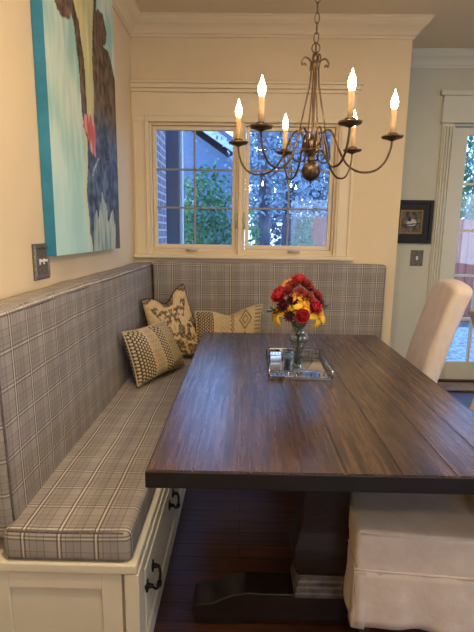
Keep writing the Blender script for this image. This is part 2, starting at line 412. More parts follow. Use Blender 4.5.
# ------------------------------------------------------------------ banquette
def cushion(name, x0, x1, y0, y1, z0, z1, r, label, cat='cushion', skew=None, welts=(), n=None, weltm='welt', dents=0):
    bm = bmesh.new(); box(bm, x0, x1, y0, y1, z0, z1)
    bmesh.ops.subdivide_edges(bm, edges=bm.edges[:], cuts=1, use_grid_fill=True)
    bmesh.ops.bevel(bm, geom=[e for e in bm.edges if e.calc_face_angle(0) > 1], offset=r, segments=5, affect='EDGES', profile=.6)
    for e in range(4):
        long = [e for e in bm.edges if e.calc_length() > .11]
        if not long: break
        bmesh.ops.subdivide_edges(bm, edges=long, cuts=1, use_grid_fill=True)
    lay = bm.loops.layers.uv.new('UVMap'); bm.normal_update()
    for f in bm.faces:
        nn = f.normal; a = max(range(3), key=lambda i: abs(nn[i]))
        for l in f.loops:
            c = l.vert.co; l[lay].uv = (c.y, c.z) if a == 0 else ((c.x, c.z) if a == 1 else (c.x, c.y))
    for v in bm.verts:
        if dents:
            v.co.z += (noise.noise(v.co*5)*dents) if v.co.z > (z0+z1)/2 else 0
            v.co.x += noise.noise(v.co*4+Vector((3, 1, 2)))*dents*.5
        if skew: v.co = Vector(skew(v.co))
    me = bpy.data.meshes.new(name); bm.to_mesh(me); bm.free(); me.materials.append(M['plaid'])
    for p in me.polygons: p.use_smooth = True
    o = bpy.data.objects.new(name, me); COL.objects.link(o); tag(o, label, cat)
    for w in welts:
        b2 = bmesh.new(); pts = []
        for a, b in zip(w, w[1:]):
            a, b = Vector(a), Vector(b); k = max(1, int((b-a).length/.05))
            pts += [a.lerp(b, i/k) for i in range(k)]
        pts.append(Vector(w[-1]))
        if skew: pts = [Vector(skew(p)) for p in pts]
        tube(b2, pts, .0038, 6); build('piping', b2, M[weltm], o, smooth=True)
    return o
bench = tag(empty('storage_bench', (-.58, 2.4, 0)), 'cream painted built-in storage bench with drawers along the left wall', 'bench')
def PB(par, name, bm, m, **k):
    o = build(name, bm, m, par, **k); o.location = -par.location if par.parent is None else (0, 0, 0); return o
FX = -.307
bm = bmesh.new(); box(bm, XL+.002, FX-.014, 1.245, YB-.002, .0, .343); PB(bench, 'body', bm, M['cab'])
bm = bmesh.new(); box(bm, XL+.002, FX-.005, 1.22, YB-.002, .3435, .378); PB(bench, 'seat_board', bm, M['cab'], bevel=.006)
bm = bmesh.new()   # framed end panel
y0, y1 = 1.228, 1.2448
box(bm, XL+.002, -.715, y0, y1, 0, .343); box(bm, -.425, -.362, y0, y1, 0, .343); box(bm, -.715, -.425, y0, y1, .285, .343); box(bm, -.715, -.425, y0, y1, 0, .09)
box(bm, -.715, -.425, y0+.009, y1, .09, .285)
PB(bench, 'end_panel', bm, M['cab'], bevel=.002)
bm = bmesh.new(); box(bm, -.352, FX-.0, 1.222, 1.30, 0, .343); box(bm, FX-.0138, FX, 1.30, YB-.66, .30, .343); box(bm, FX-.0138, FX, 2.06, 2.12, .06, .30)
box(bm, FX-.0138, FX+.012, 1.222, YB-.66, 0, .075)
PB(bench, 'face_frame', bm, M['cab'], bevel=.003)
for (a, b, hs) in ((1.304, 2.056, (1.355, 1.805)), (2.124, 2.9, (2.32, 2.70))):
    bm = bmesh.new(); box(bm, FX-.0135, FX+.004, a, b, .08, .297)
    dr = PB(bench, 'drawer', bm, M['cab'], bevel=.003)
    for h in hs:
        b2 = bmesh.new(); z = .232
        for s in (-1, 1):
            lathe_pts = [(FX+.004, h+s*.046, z), (FX+.028, h+s*.046, z)]
            tube(b2, lathe_pts, [.011, .006], 10)
            tube(b2, [(FX+.004, h+s*.046, z), (FX+.008, h+s*.046, z)], .014, 12)
            for k in (-1, 1): tube(b2, [(FX+.005, h+s*.046, z), (FX+.006, h+s*.046+k*.005, z+.02*k)], [.009, .004], 8)
        tube(b2, spline([(FX+.026, h-.05, z), (FX+.034, h-.038, z-.018), (FX+.036, h-.02, z-.026), (FX+.037, h, z-.03), (FX+.036, h+.02, z-.026), (FX+.034, h+.038, z-.018), (FX+.026, h+.05, z)], 5), .0048, 8)
        tube(b2, [(FX+.037, h-.01, z-.030), (FX+.037, h+.01, z-.030)], .009, 8)
        build('drawer_pull', b2, M['iron'], dr, smooth=True)
backb = tag(empty('storage_bench', (.4, 3.3, 0)), 'cream painted built-in bench below the windows behind the table', 'bench')
bm = bmesh.new(); box(bm, FX+.014, 1.08, 2.99, YB-.002, 0, .343); PB(backb, 'body', bm, M['cab'])
bm = bmesh.new(); box(bm, FX+.014, 1.09, 2.965, YB-.002, .3435, .378); PB(backb, 'seat_board', bm, M['cab'], bevel=.006)
bm = bmesh.new()
for a, b in ((FX+.05, .34), (.38, 1.05)): box(bm, a, b, 2.978, 2.99, .1, .31)
PB(backb, 'panel', bm, M['cab'], bevel=.003)

cushion('seat_cushion', XL+.135, -.33, 1.226, YB-.13, .379, .482, .026, 'grey plaid seat cushion on the left bench, front end towards the viewer', welts=[
    [(-.345, 1.226+.012, .474), (-.345+.003, 3.48, .474)], [(-.71, 1.234, .476), (-.352, 1.234, .476)], [(-.71, 1.231, .388), (-.35, 1.231, .388)], [(-.336, 1.25, .388), (-.336, 3.48, .388)]], dents=.006)
def skl(c):   # the left back cushion leans a little against the wall
    t = (c.z-.48)/.65; k = max(0, (c.x-XL)/.15)
    return (c.x-.012*t*k, c.y, c.z)
cushion('back_cushion', XL+.004, -.705, 1.262, YB-.004, .42, 1.145, .03, 'tall grey plaid back cushion running along the left wall', skew=skl, weltm='welt', welts=[
    [(-.708, 1.27, 1.125), (-.708, 3.49, 1.125)], [(-.707, 1.275, .485), (-.707, 1.27, 1.123)], [(-.85, 1.266, 1.125), (-.712, 1.268, 1.125)]], dents=.008)
cushion('seat_cushion', -.325, 1.06, 2.975, YB-.13, .379, .482, .026, 'grey plaid seat cushion on the bench under the windows', welts=[[(-.3, 2.983, .476), (1.04, 2.983, .476)]])
cushion('back_cushion', -.700, 1.095, 3.49, YB-.004, .42, 1.155, .03, 'wide grey plaid back cushion under the two windows', welts=[
    [(-.69, 3.495, 1.135), (1.07, 3.495, 1.135)], [(1.08, 3.495, .49), (1.08, 3.495, 1.13)]], dents=.006)

# ------------------------------------------------------------------ pillows
def hsh(i, j, s=0): return (math.sin(i*127.1+j*311.7+s*74.7)*43758.5453) % 1
CR, DK = rgb(206, 182, 140), rgb(66, 54, 46)
def mixt(a, b, t): return tuple(a[i]*(1-t)+b[i]*t for i in range(3))
def knit(u, v):
    """u,v 0..1 ; returns colour, relief"""
    n = noise.noise(Vector((u*9, v*9, 1)))*.08
    if u < .27 or .50 < u < .68 or u > .93:
        W = .040 if u < .27 else .044
        i = math.floor(u/W); vv = v+(.5/15 if i % 2 else 0); j = math.floor(vv*15)
        du = (u/W-i-.5); dv = (vv*15-j-.5); r = math.sqrt(du*du+dv*dv)
        t = max(0, min(1, (r-.28)/.16)); return mixt(rgb(216, 194, 154), DK, t), (1-t)*.006
    if .27 <= u < .50:
        k = (u-v*.5)*26; f = abs(k-math.floor(k)-.5)
        dash = f < .13 and (math.floor(v*30) % 3) < 2 and .31 < u < .47
        return (mixt(CR, DK, .75) if dash else mixt(CR, rgb(178, 150, 108), .3+n*3)), .001
    a = abs(((u-.68)/.25)-.5)*2; b = abs((v*2.6) % 1-.5)*2
    q = a+b; ring = abs((q*3.2) % 1-.5) < .2
    return (mixt(CR, DK, .8) if ring else mixt(CR, DK, .12)), (.003 if ring else 0)
def floral(u, v):
    p = Vector((abs(u-.5)*7.4, v*7.4, .3))
    w = Vector((noise.noise(p*1.3), noise.noise(p*1.3+Vector((5, 2, 1))), 0))*.9
    n = noise.noise(p+w)+.5*noise.noise(p*2.7+w)
    e = noise.noise(p*5)
    if n > .13: 
        t = .85 if e < .12 else .45
        return mixt(rgb(198, 166, 118), rgb(58, 54, 54), t), 0
    if n > .08: return rgb(120, 92, 62), 0
    return mixt(rgb(208, 180, 134), rgb(176, 146, 102), max(0, e)), 0
def lumbar(u, v):
    n = noise.noise(Vector((u*9, v*9, 4)))*.1
    if u < .24:
        W = .026; i = math.floor(u/W); vv = v+(.5/15 if i % 2 else 0); j = math.floor(vv*15)
        r = math.hypot(u/W-i-.5, vv*15-j-.5); t = max(0, min(1, (r-.26)/.16))
        return mixt(rgb(206, 182, 142), DK, t), (1-t)*.006
    if .50 < u < .56 and (math.floor((u*3+v)*18) % 2): return mixt(CR, DK, .8), .002
    if .34 < u < .5:
        k = (u*1.2+v*.7)*13
        if abs(k-math.floor(k)-.5) < .09: return mixt(CR, DK, .6), .001
    if .62 < u < .84:
        q = abs((u-.73)/.11)+abs(((v*2) % 1-.5)*2)
        if abs(q-.85) < .1 or abs(q-.4) < .08: return mixt(CR, DK, .75), .002
    if u > .88 and (math.floor(v*26) % 2): return mixt(CR, DK, .6), .003
    return mixt(CR, rgb(176, 150, 110), .4+n*3), 0
def pillow(name, W, H, T, fn, corners, label, cordm, chop=0, nu=130, nv=110):
    """corners: bottom-left, bottom-right, top-right, top-left in the room; pillow fills that patch, bulging both ways"""
    BL, BR, TR, TL = [Vector(c) for c in corners]
    bm = bmesh.new(); cl = bm.loops.layers.float_color.new('Col'); data = {}
    nrm = (BR-BL).cross(TL-BL).normalized()
    def pt(u, v, side):
        a, b = 2*u-1, 2*v-1
        pin = .07
        uu = u-.0; vv = v
        uu = .5+(u-.5)*(1-pin*(1-b*b)); vv = .5+(v-.5)*(1-pin*1.2*(1-a*a))
        base = BL*(1-uu)*(1-vv)+BR*uu*(1-vv)+TR*uu*vv+TL*(1-uu)*vv
        if chop: base -= (TL-BL)*chop*math.exp(-(a*2.6)**2)*max(0, b)**2
        th = T/2*((1-a**4)*(1-b**4))**.55
        col, rel = fn(u, v)
        th += rel if min(u, v, 1-u, 1-v) > .03 else 0
        w = noise.noise(base*7)*.006
        return base+nrm*(side*th+w), col
    for side in (1, -1):
        grid = []
        for i in range(nu+1):
            row = []
            for j in range(nv+1):
                p, c = pt(i/nu, j/nv, side); vtx = bm.verts.new(p); data[vtx] = c; row.append(vtx)
            grid.append(row)
        for i in range(nu):
            for j in range(nv):
                q = (grid[i][j], grid[i+1][j], grid[i+1][j+1], grid[i][j+1])
                f = bm.faces.new(q if side == 1 else q[::-1])
                for l in f.loops: l[cl] = (*data[l.vert], 1)
    bmesh.ops.remove_doubles(bm, verts=bm.verts, dist=.0004)
    me = bpy.data.meshes.new(name); bm.to_mesh(me); bm.free(); me.materials.append(M['pillow'])
    for p in me.polygons: p.use_smooth = True
    o = bpy.data.objects.new(name, me); COL.objects.link(o); tag(o, label, 'pillow')
    path = [(i/30, 0) for i in range(30)]+[(1, i/30) for i in range(30)]+[(1-i/30, 1) for i in range(30)]+[(0, 1-i/30) for i in range(30)]
    b2 = bmesh.new(); tube(b2, [pt(u, v, 0)[0] for u, v in path], .005, 6, closed=True)
    build('piping', b2, M[cordm], o, smooth=True)
    return o
pillow('knit_pillow', .44, .36, .13, knit, [(-.60, 2.50, .50), (-.385, 2.95, .50), (-.53, 2.99, .80), (-.675, 2.47, .825)],
       'cream and dark brown chunky woven pillow leaning on the left back cushion, nearest the viewer', 'cord')
pillow('floral_pillow', .46, .46, .13, floral, [(-.62, 3.02, .50), (-.26, 3.20, .50), (-.45, 3.38, 1.0), (-.69, 3.03, .925)],
       'tan pillow with dark flower print and black edging standing in the bench corner', 'black', chop=.16)
pillow('lumbar_pillow', .5, .33, .11, lumbar, [(-.345, 3.13, .50), (.14, 3.26, .50), (.145, 3.36, .86), (-.345, 3.22, .82)],
       'long woven lumbar pillow with dark diamond marks lying below the left window', 'cord', chop=.13)

# ------------------------------------------------------------------ table
table = tag(empty('dining_table', (.293, 1.95, 0)), 'dark stained plank dining table on trestle legs', 'table')
TX0, TX1, TY0, TY1, TZ = -.248, .835, 1.105, 2.81, .76
bm = bmesh.new(); nb = 8; w = (TX1-TX0)/nb
bw = [.9, 1.15, 1.0, .85, 1.1, 1.05, .9, 1.05]; tot = sum(bw); x = TX0
for k in range(nb):
    ww = bw[k]/tot*(TX1-TX0)
    vs = box(bm, x, x+ww-.0004, TY0, TY1, TZ-.045, TZ); x += ww
bmesh.ops.bevel(bm, geom=[e for e in bm.edges if all(v.co.z > TZ-.001 for v in e.verts)], offset=.0022, segments=2, affect='EDGES')
top = PB(table, 'tabletop', bm, M['table'])
bm = bmesh.new(); e = .004
box(bm, TX0-e, TX1+e, TY0-e, TY0, TZ-.0495, TZ-.003); box(bm, TX0-e, TX1+e, TY1, TY1+e, TZ-.0495, TZ-.003)
box(bm, TX0-e, TX0, TY0, TY1, TZ-.0495, TZ-.003); box(bm, TX1, TX1+e, TY0, TY1, TZ-.0495, TZ-.003)
PB(table, 'edge_band', bm, M['table_edge'], bevel=.0015)
bm = bmesh.new(); box(bm, TX0+.06, TX1-.06, TY0+.05, TY1-.05, TZ-.062, TZ-.0452); PB(table, 'apron', bm, M['table_edge'])
def trestle(yc):
    bm = bmesh.new()
    sqloft(bm, [(.078, .21), (.092, .218), (.098, .235), (.105, .26), (.108, .30), (.103, .325), (.088, .37), (.079, .40), (.078, .66), (.095, .697)], .293, yc, .72)
    PB(table, 'pedestal', bm, M['trestle'], bevel=.006)
    bm = bmesh.new()
    sqloft(bm, [(.098, .13), (.098, .145), (.092, .148), (.092, .165), (.085, .17), (.087, .185), (.08, .19), (.08, .2095)], .293, yc, .72)
    PB(table, 'moulded_block', bm, M['mould'], bevel=.003)
    prof = []
    half = [(.0, .13), (.20, .13), (.262, .132), (.275, .128), (.31, .122), (.345, .108), (.375, .092), (.40, .083), (.425, .083), (.448, .078), (.457, .062), (.455, .03), (.45, .012), (.44, 0), (.30, 0), (.26, .02), (.0, .02)]
    r = [(.293+a, z) for a, z in half]; l = [(.293-a, z) for a, z in half[1:-1]][::-1]
    bm = bmesh.new(); extr(bm, r+[(.293, .02)][:0]+l[:0]+[(.293-a, z) for a, z in half[::-1]][0:0]+l, 1, yc-.055, yc+.055)
    PB(table, 'foot', bm, M['trestle'], bevel=.006)
    bm = bmesh.new(); box(bm, .293-.36, .293+.36, yc-.045, yc+.045, .662, .6975); 
    PB(table, 'crossbar', bm, M['trestle'], bevel=.01)
trestle(1.455); trestle(2.46)
bm = bmesh.new(); box(bm, .26, .326, 1.52, 2.40, .26, .35); PB(table, 'stretcher', bm, M['trestle'], bevel=.006)

# ------------------------------------------------------------------ slipcovered chairs (facing -x, origin on the floor under the seat centre)
def slip_chair(label, lean=.16, top=1.03):
    t = tag(empty('slipcovered_chair'), label, 'chair', 'slipcovered dining chairs')
    D, Wd = .50, .49; hx, hy = D/2, Wd/2
    def wr(bm, s=.006, f=9, seed=0):
        for v in bm.verts:
            n = noise.noise_vector(v.co*f+Vector((seed, 2, 3)))*s; v.co += Vector((n.x, n.y, n.z*.6))
    def soft(name, x0, x1, y0, y1, z0, z1, r, fn=None, par=t, s=.005):
        bm = bmesh.new(); box(bm, x0, x1, y0, y1, z0, z1)
        bmesh.ops.bevel(bm, geom=bm.edges[:], offset=r, segments=4, affect='EDGES', profile=.6)
        for e in range(4):
            long = [e for e in bm.edges if e.calc_length() > .07]
            if long: bmesh.ops.subdivide_edges(bm, edges=long, cuts=1, use_grid_fill=True)
        wr(bm, s)
        if fn:
            for v in bm.verts: v.co = Vector(fn(v.co))
        return build(name, bm, M['slip'], par, smooth=True)
    seat = soft('seat', -hx, hx, -hy, hy, .33, .488, .018)
    def f(c):
        k = (c.z-.46); x = c.x+lean*max(0, k)**1.15/(.57**1.15)
        y = c.y*(1-.04*max(0, k))
        z = c.z-.03*(abs(c.y)/hy)**3*max(0, min(1, (c.z-.9)/.1))
        return (x, y, z)
    soft('backrest', hx-.085, hx+.015, -hy, hy, .44, top, .034, f, s=.004)
    bm = bmesh.new(); q = .004
    pts = []
    for (a, b), (c, d_) in zip([(-hx, -hy), (hx, -hy), (hx, hy), (-hx, hy)], [(hx, -hy), (hx, hy), (-hx, hy), (-hx, -hy)]):
        for k in range(10): pts.append((a+(c-a)*k/10, b+(d_-b)*k/10, .357))
    tube(bm, pts, .004, 6, closed=True)
    pts = [(-hx+.012, -hy+.002, .478), (hx-.1, -hy+.002, .478)]; tube(bm, pts, .0035, 6)
    pts = [(-hx+.004, -hy+.012, .474), (-hx+.004, hy-.012, .474)]; tube(bm, pts, .0035, 6)
    build('seam_piping', bm, M['slip'], t, smooth=True)
    # skirt: four flat panels parted at the corners by an inverted pleat
    for i, (ax, sgn) in enumerate(((1, -1), (0, -1), (1, 1), (0, 1))):
        bm = bmesh.new(); n, mz = 26, 8; L = D if ax == 1 else Wd; g = []
        for a in range(n+1):
            row = []
            for b in range(mz+1):
                s = a/n*2-1; dz = b/mz; flare = .006*dz+.006*math.sin(s*9+i)*dz+.004*noise.noise(Vector((s*4, dz*3, i)))
                along = s*(L/2)*(1-.05*dz); off = (Wd if ax == 1 else D)/2+.001+flare
                z = .356-dz*(.195+.006*math.sin(s*5+i*2))
                p = (along, sgn*off, z) if ax == 1 else (sgn*off, along, z); row.append(bm.verts.new(p))
            g.append(row)
        for a in range(n):
            for b in range(mz): bm.faces.new((g[a][b], g[a+1][b], g[a+1][b+1], g[a][b+1]))
        o = build('skirt_panel', bm, M['slip'], t, smooth=True)
        md = o.modifiers.new('th', 'SOLIDIFY'); md.thickness = .004
    for sx in (-1, 1):
        for sy in (-1, 1):
            bm = bmesh.new(); X, Y = sx*(hx-.004), sy*(hy-.004); k = .045
            ring = [(X-sx*k, Y), (X-sx*k*.3, Y-sy*.002), (X-sx*.004, Y-sy*.004), (X-sx*.002, Y-sy*k*.3), (X, Y-sy*k)]
            vs = []
            for b in range(6):
                dz = b/5; vs.append([bm.verts.new((a+sx*.010*dz, c+sy*.010*dz, .355-dz*.205)) for a, c in ring])
            for r1, r2 in zip(vs, vs[1:]):
                for a in range(4): bm.faces.new((r1[a], r1[a+1], r2[a+1], r2[a]))
            o = build('pleat', bm, M['slip'], t, smooth=True); md = o.modifiers.new('th', 'SOLIDIFY'); md.thickness = .004
            bm = bmesh.new(); sqloft(bm, [(.014, 0), (.022, .36)], sx*(hx-.05), sy*(hy-.05)); build('leg', bm, M['legw'], t)
    return t
c1 = slip_chair('cream slipcovered dining chair pushed under the near end of the table, skirt in view')
c1.location = (.632, 1.475, 0); c1.rotation_euler[2] = math.radians(-5)
c2 = copy_tree(c1); c2['label'] = 'cream slipcovered dining chair with its tall back showing beside the table before the glass door'
c2.location = (.832, 2.665, 0); c2.rotation_euler[2] = math.radians(-10)
c2.scale = (1, 1, 1.10)
c3 = copy_tree(c1); c3['label'] = 'cream slipcovered chair cut off at the right frame edge, in front of the glass door'
c3.location = (2.15, 3.25, 0); c3.rotation_euler[2] = math.radians(180); c3.scale = (1, 1, .82)

# ------------------------------------------------------------------ tray with its contents
tray = tag(empty('mirror_tray', (.258, 2.08, TZ)), 'square mirrored tray with pierced silver gallery on the dining table', 'tray')
tw, tl = .135, .20
bm = bmesh.new(); box(bm, -tw, tw, -tl, tl, .008, .014); build('mirror_base', bm, M['mirror'], tray)
bm = bmesh.new(); box(bm, -tw-.004, tw+.004, -tl-.004, tl+.004, .002, .0078); build('base_plate', bm, M['silver'], tray)
bm = bmesh.new()
for z in (.012, .040):
    tube(bm, [(-tw, -tl, z), (tw, -tl, z), (tw, tl, z), (-tw, tl, z)], .0028, 6, closed=True)
def ringat(c, ax, r=.0115):
    pts = []
    for k in range(12):
        a = 2*PI*k/12; u, v = r*math.cos(a), r*math.sin(a)
        pts.append((c[0]+u, c[1], c[2]+v) if ax == 0 else (c[0], c[1]+u, c[2]+v))
    tube(bm, pts, .0018, 5, closed=True)
k = 15
for i in range(k):
    x = -tw+(i+.5)*2*tw/k
    for s in (-1, 1): ringat((x, s*tl, .026), 0)
k = 22
for i in range(k):
    y = -tl+(i+.5)*2*tl/k
    for s in (-1, 1): ringat((s*tw, y, .026), 1)
for sx in (-1, 1):
    for sy in (-1, 1): tube(bm, [(sx*tw, sy*tl, .002), (sx*tw, sy*tl, .046)], .0045, 8)
build('gallery_rail', bm, M['silver'], tray, smooth=True)
for sx in (-1, 1):
    for sy in (-1, 1):
        bm = bmesh.new(); lathe(bm, [(.007, 0), (.010, .001), (.008, .002)], (sx*(tw-.01), sy*(tl-.01), 0), 10); build('foot', bm, M['silver'], tray)
tray.rotation_euler[2] = math.radians(-1.5)
VX, VY, VZ = .25, 1.99, TZ+.0142
for i, (x, y) in enumerate(((.158, 2.125), (.222, 2.135))):
    t = tag(empty('votive_holder', (x, y, VZ), .08), ['small square mirrored votive holder at the left side of the tray', 'small square mirrored votive holder beside the vase, right one of the pair'][i], 'candle holder', 'votive holders on the tray')
    bm = bmesh.new(); s = .026
    for a, b, c, d_ in ((-s, s, -s, -s+.004), (-s, s, s-.004, s), (-s, -s+.004, -s+.004, s-.004), (s-.004, s, -s+.004, s-.004)): box(bm, a, b, c, d_, 0, .052)
    box(bm, -s+.004, s-.004, -s+.004, s-.004, 0, .005); build('holder', bm, M['mirror'], t, bevel=.001)
    bm = bmesh.new(); lathe(bm, [(.019, .0052), (.019, .034), (.003, .034)], n=16); build('candle', bm, M['paper'], t)
t = tag(B1('napkin_stack', M['paper'], -.045, .045, -.035, .035, 0, .03, bevel=.004), 'small stack of white paper napkins at the back left of the tray', 'napkins')
t.location = (.185, 2.23, VZ)
bm = bmesh.new()
A = [bm.verts.new(p) for p in ((-.03, -.022, 0), (.03, -.022, 0), (.03, .022, 0), (-.03, .022, 0))]; T_ = [bm.verts.new((-.004, 0, .05)), bm.verts.new((.004, 0, .05))]
for f in ((A[3], A[2], A[1], A[0]), (A[0], A[1], T_[1], T_[0]), (A[2], A[3], T_[0], T_[1]), (A[1], A[2], T_[1]), (A[3], A[0], T_[0])): bm.faces.new(f)
t = tag(build('glass_prism', bm, M['glass']), 'small clear glass wedge standing right of the vase on the tray', 'ornament'); t.location = (.315, 2.15, VZ)
# vase
vase = tag(empty('glass_vase', (VX, VY, VZ)), 'clear flared glass vase holding flowers on the mirrored tray', 'vase')
def vprof(z):
    P_ = [(0, .027), (.01, .027), (.03, .021), (.08, .022), (.11, .028), (.14, .044), (.155, .044), (.178, .031), (.20, .030), (.225, .038), (.244, .052), (.25, .061)]
    for (a, r1), (b, r2) in zip(P_, P_[1:]):
        if a <= z <= b: t = (z-a)/(b-a); t = t*t*(3-2*t); return r1+(r2-r1)*t
    return P_[-1][1]
bm = bmesh.new(); n = 40
lathe(bm, [(.001, 0)]+[(vprof(i*.25/n), i*.25/n) for i in range(n+1)]+[(vprof(i*.25/n)-.003, max(.012, i*.25/n)) for i in range(n, 1, -1)]+[(.001, .012)], n=32)
build('vessel', bm, M['glass'], vase, smooth=True)
bm = bmesh.new(); lathe(bm, [(.001, .013)]+[(vprof(z)-.0036, z) for z in [.013+i*.125/20 for i in range(21)]]+[(.001, .138)], n=24); build('water', bm, M['water'], vase, smooth=True)
# flowers: every head on its own stem that runs down into the vase
def head(kind, c, r, dirv, m, par):
    bm = bmesh.new(); dirv = Vector(dirv).normalized()
    q = dirv.to_track_quat('Z', 'Y')
    def petal(a, tilt, L, W, cup):
        g = []
        for i in range(6):
            s = i/5; wd = W*math.sin(PI*(.12+.8*s))*1.0; rr = L*s
            for j in (-1, 0, 1):
                p = Vector((rr*math.cos(tilt+cup*s), j*wd/2, rr*math.sin(tilt+cup*s)+abs(j)*wd*.18))
                p.rotate(Matrix.Rotation(a, 3, 'Z')); g.append(bm.verts.new(c+q@p))
        for i in range(5):
            for j in (0, 1): bm.faces.new((g[i*3+j], g[i*3+j+1], g[i*3+j+4], g[i*3+j+3]))
    if kind == 'rose':
        for ring, (nn, tl, ll) in enumerate(((7, .15, 1), (7, .55, .95), (6, .95, .85), (5, 1.3, .7))):
            for k in range(nn): petal(2*PI*k/nn+ring*.5+random.random()*.2, tl, r*ll, r*.95, .5)
    elif kind == 'mum':
        for ring, (nn, tl, ll) in enumerate(((12, .05, 1), (11, .4, .95), (9, .8, .85), (6, 1.2, .7))):
            for k in range(nn): petal(2*PI*k/nn+ring*.3, tl, r*ll, r*.38, .25)
    elif kind == 'lily':
        for k in range(6): petal(2*PI*k/6+random.random()*.15, .75 if k % 2 else .6, r*1.15, r*.55, -.9)
        for k in range(4): petal(2*PI*k/4, 1.2, r*.5, r*.08, -.2)
    o = build('petals', bm, M[m], par, smooth=True); md = o.modifiers.new('th', 'SOLIDIFY'); md.thickness = .0008
    return o
def flower(name, off, r, kind, m, label, cat='flower', group=None, rx=None):
    # off: head position relative to the vase rim centre
    off = (off[0]*(.86 if off[0] < 0 else .74)-.006, off[1], off[2]*.94+.008); r *= 1.42; top = Vector(off)+Vector((0, 0, .245))
    t = tag(empty(name, (VX, VY, VZ)), label, cat, group)
    fl = Vector((off[0], off[1], 0)); a = fl.normalized() if fl.length > .001 else Vector((1, 0, 0))
    p0 = Vector((-a.x*.012, -a.y*.012, .016)); p1 = Vector((a.x*.006, a.y*.006, .15)); p2 = Vector((a.x*min(.04, fl.length), a.y*min(.04, fl.length), .248))
    bm = bmesh.new(); tube(bm, spline([p0, p1, p2, top], 4), .0022, 6); build('stem', bm, M['stem'], t, smooth=True)
    head(kind, top, r, (off[0]*2.2, off[1]*2.2-.06, .05+max(0, off[2])), m, t)
    return t
# (dx, dy, dz) from rim centre; pixel scale here is about 245 px per metre
G1, G2, G3, G4 = 'red blooms in the vase', 'rust red clusters in the vase', 'yellow blooms in the vase', 'plum clusters in the vase'
for off, r, lab in (((-.085, -.03, .085), .036, 'red bloom at the upper left of the bouquet'), ((.075, -.06, .042), .029, 'round red bloom right of centre in the bouquet'),
                    ((.010, -.08, .008), .028, 'round red bloom low at the front of the bouquet, over the vase rim'), ((.0, .0, .150), .030, 'red bloom topping the bouquet')):
    flower('red_flower', off, r, 'rose', 'redf', lab, group=G1)
for off, r, lab in (((-.035, -.02, .135), .024, 'rust red cluster under the top bloom, left'), ((.035, -.02, .14), .026, 'rust red cluster under the top bloom, right'), ((.06, .02, .115), .026, 'rust red cluster at the upper right shoulder of the bouquet'),
                    ((.10, -.01, .088), .026, 'rust red cluster at the far right of the bouquet'), ((.045, -.04, .085), .024, 'rust red cluster in the middle of the bouquet'), ((-.06, -.05, .115), .022, 'rust red cluster above the red left bloom'), ((.0, -.05, .105), .022, 'rust red cluster at the centre of the bouquet')):
    flower('rust_red_flower', off, r, 'mum', 'burg', lab, group=G2)
for off, r, lab in (((-.10, -.02, .012), .040, 'yellow lily-like bloom drooping over the left rim of the vase'), ((.105, -.05, .010), .040, 'yellow bloom reaching out at the lower right of the bouquet'), ((-.052, -.06, .022), .026, 'yellow bloom low left of centre in the bouquet'),
                    ((.022, -.065, .048), .034, 'pale yellow bloom behind the two round red ones')):
    flower('yellow_flower', off, r, 'lily', 'yelf', lab, group=G3)
for off, r, lab in (((-.062, .01, .145), .026, 'orange-yellow bloom at the upper left of the bouquet'), ((-.015, -.06, .098), .020, 'small orange-yellow bloom in the middle of the bouquet')):
    flower('orange_flower', off, r, 'lily', 'oraf', lab)
for off, r, lab in (((-.078, -.05, .048), .024, 'plum coloured cluster at the left of the bouquet'), ((-.05, -.07, .005), .020, 'small plum cluster low by the vase rim'), ((.115, -.03, .062), .020, 'small plum cluster at the right edge of the bouquet'), ((-.03, -.04, .072), .022, 'plum cluster left of the bouquet centre')):
    flower('plum_flower', off, r, 'mum', 'purp', lab, group=G4)
for i, (off, lab) in enumerate((((-.12, -.03, .03), 'dark leaf sprig pointing left out of the bouquet'), ((.10, -.02, .045), 'dark leaf sprig at the right of the bouquet'), ((-.02, -.07, .04), 'dark leaf sprig low in the front of the bouquet'), ((.01, .03, .09), 'green leaf sprig at the back of the bouquet'))):
    t = tag(empty('leaf_sprig', (VX, VY, VZ)), lab, 'leaves', 'leaf sprigs in the vase')
    tp = Vector(off)+Vector((0, 0, .245)); bm = bmesh.new(); tube(bm, spline([(0, .005*i, .016), (0, 0, .15), (off[0]*.3, off[1]*.3, .248), tp], 4), .002, 6); build('stem', bm, M['stem'], t)
    bm = bmesh.new()
    for k in range(9):
        base = tp.lerp(Vector((off[0]*.3, off[1]*.3, .25)), k/10); a = Vector((random.uniform(-1, 1)+off[0]*9, random.uniform(-1, .4), random.uniform(-.3, .8))).normalized()
        s = a.cross(Vector((0, 0, 1))).normalized()*.011; L = .045
        v = [bm.verts.new(base), bm.verts.new(base+a*L*.45+s), bm.verts.new(base+a*L), bm.verts.new(base+a*L*.45-s)]; bm.faces.new(v)
    o = build('leaves', bm, M['leaf'], t); md = o.modifiers.new('th', 'SOLIDIFY'); md.thickness = .0008

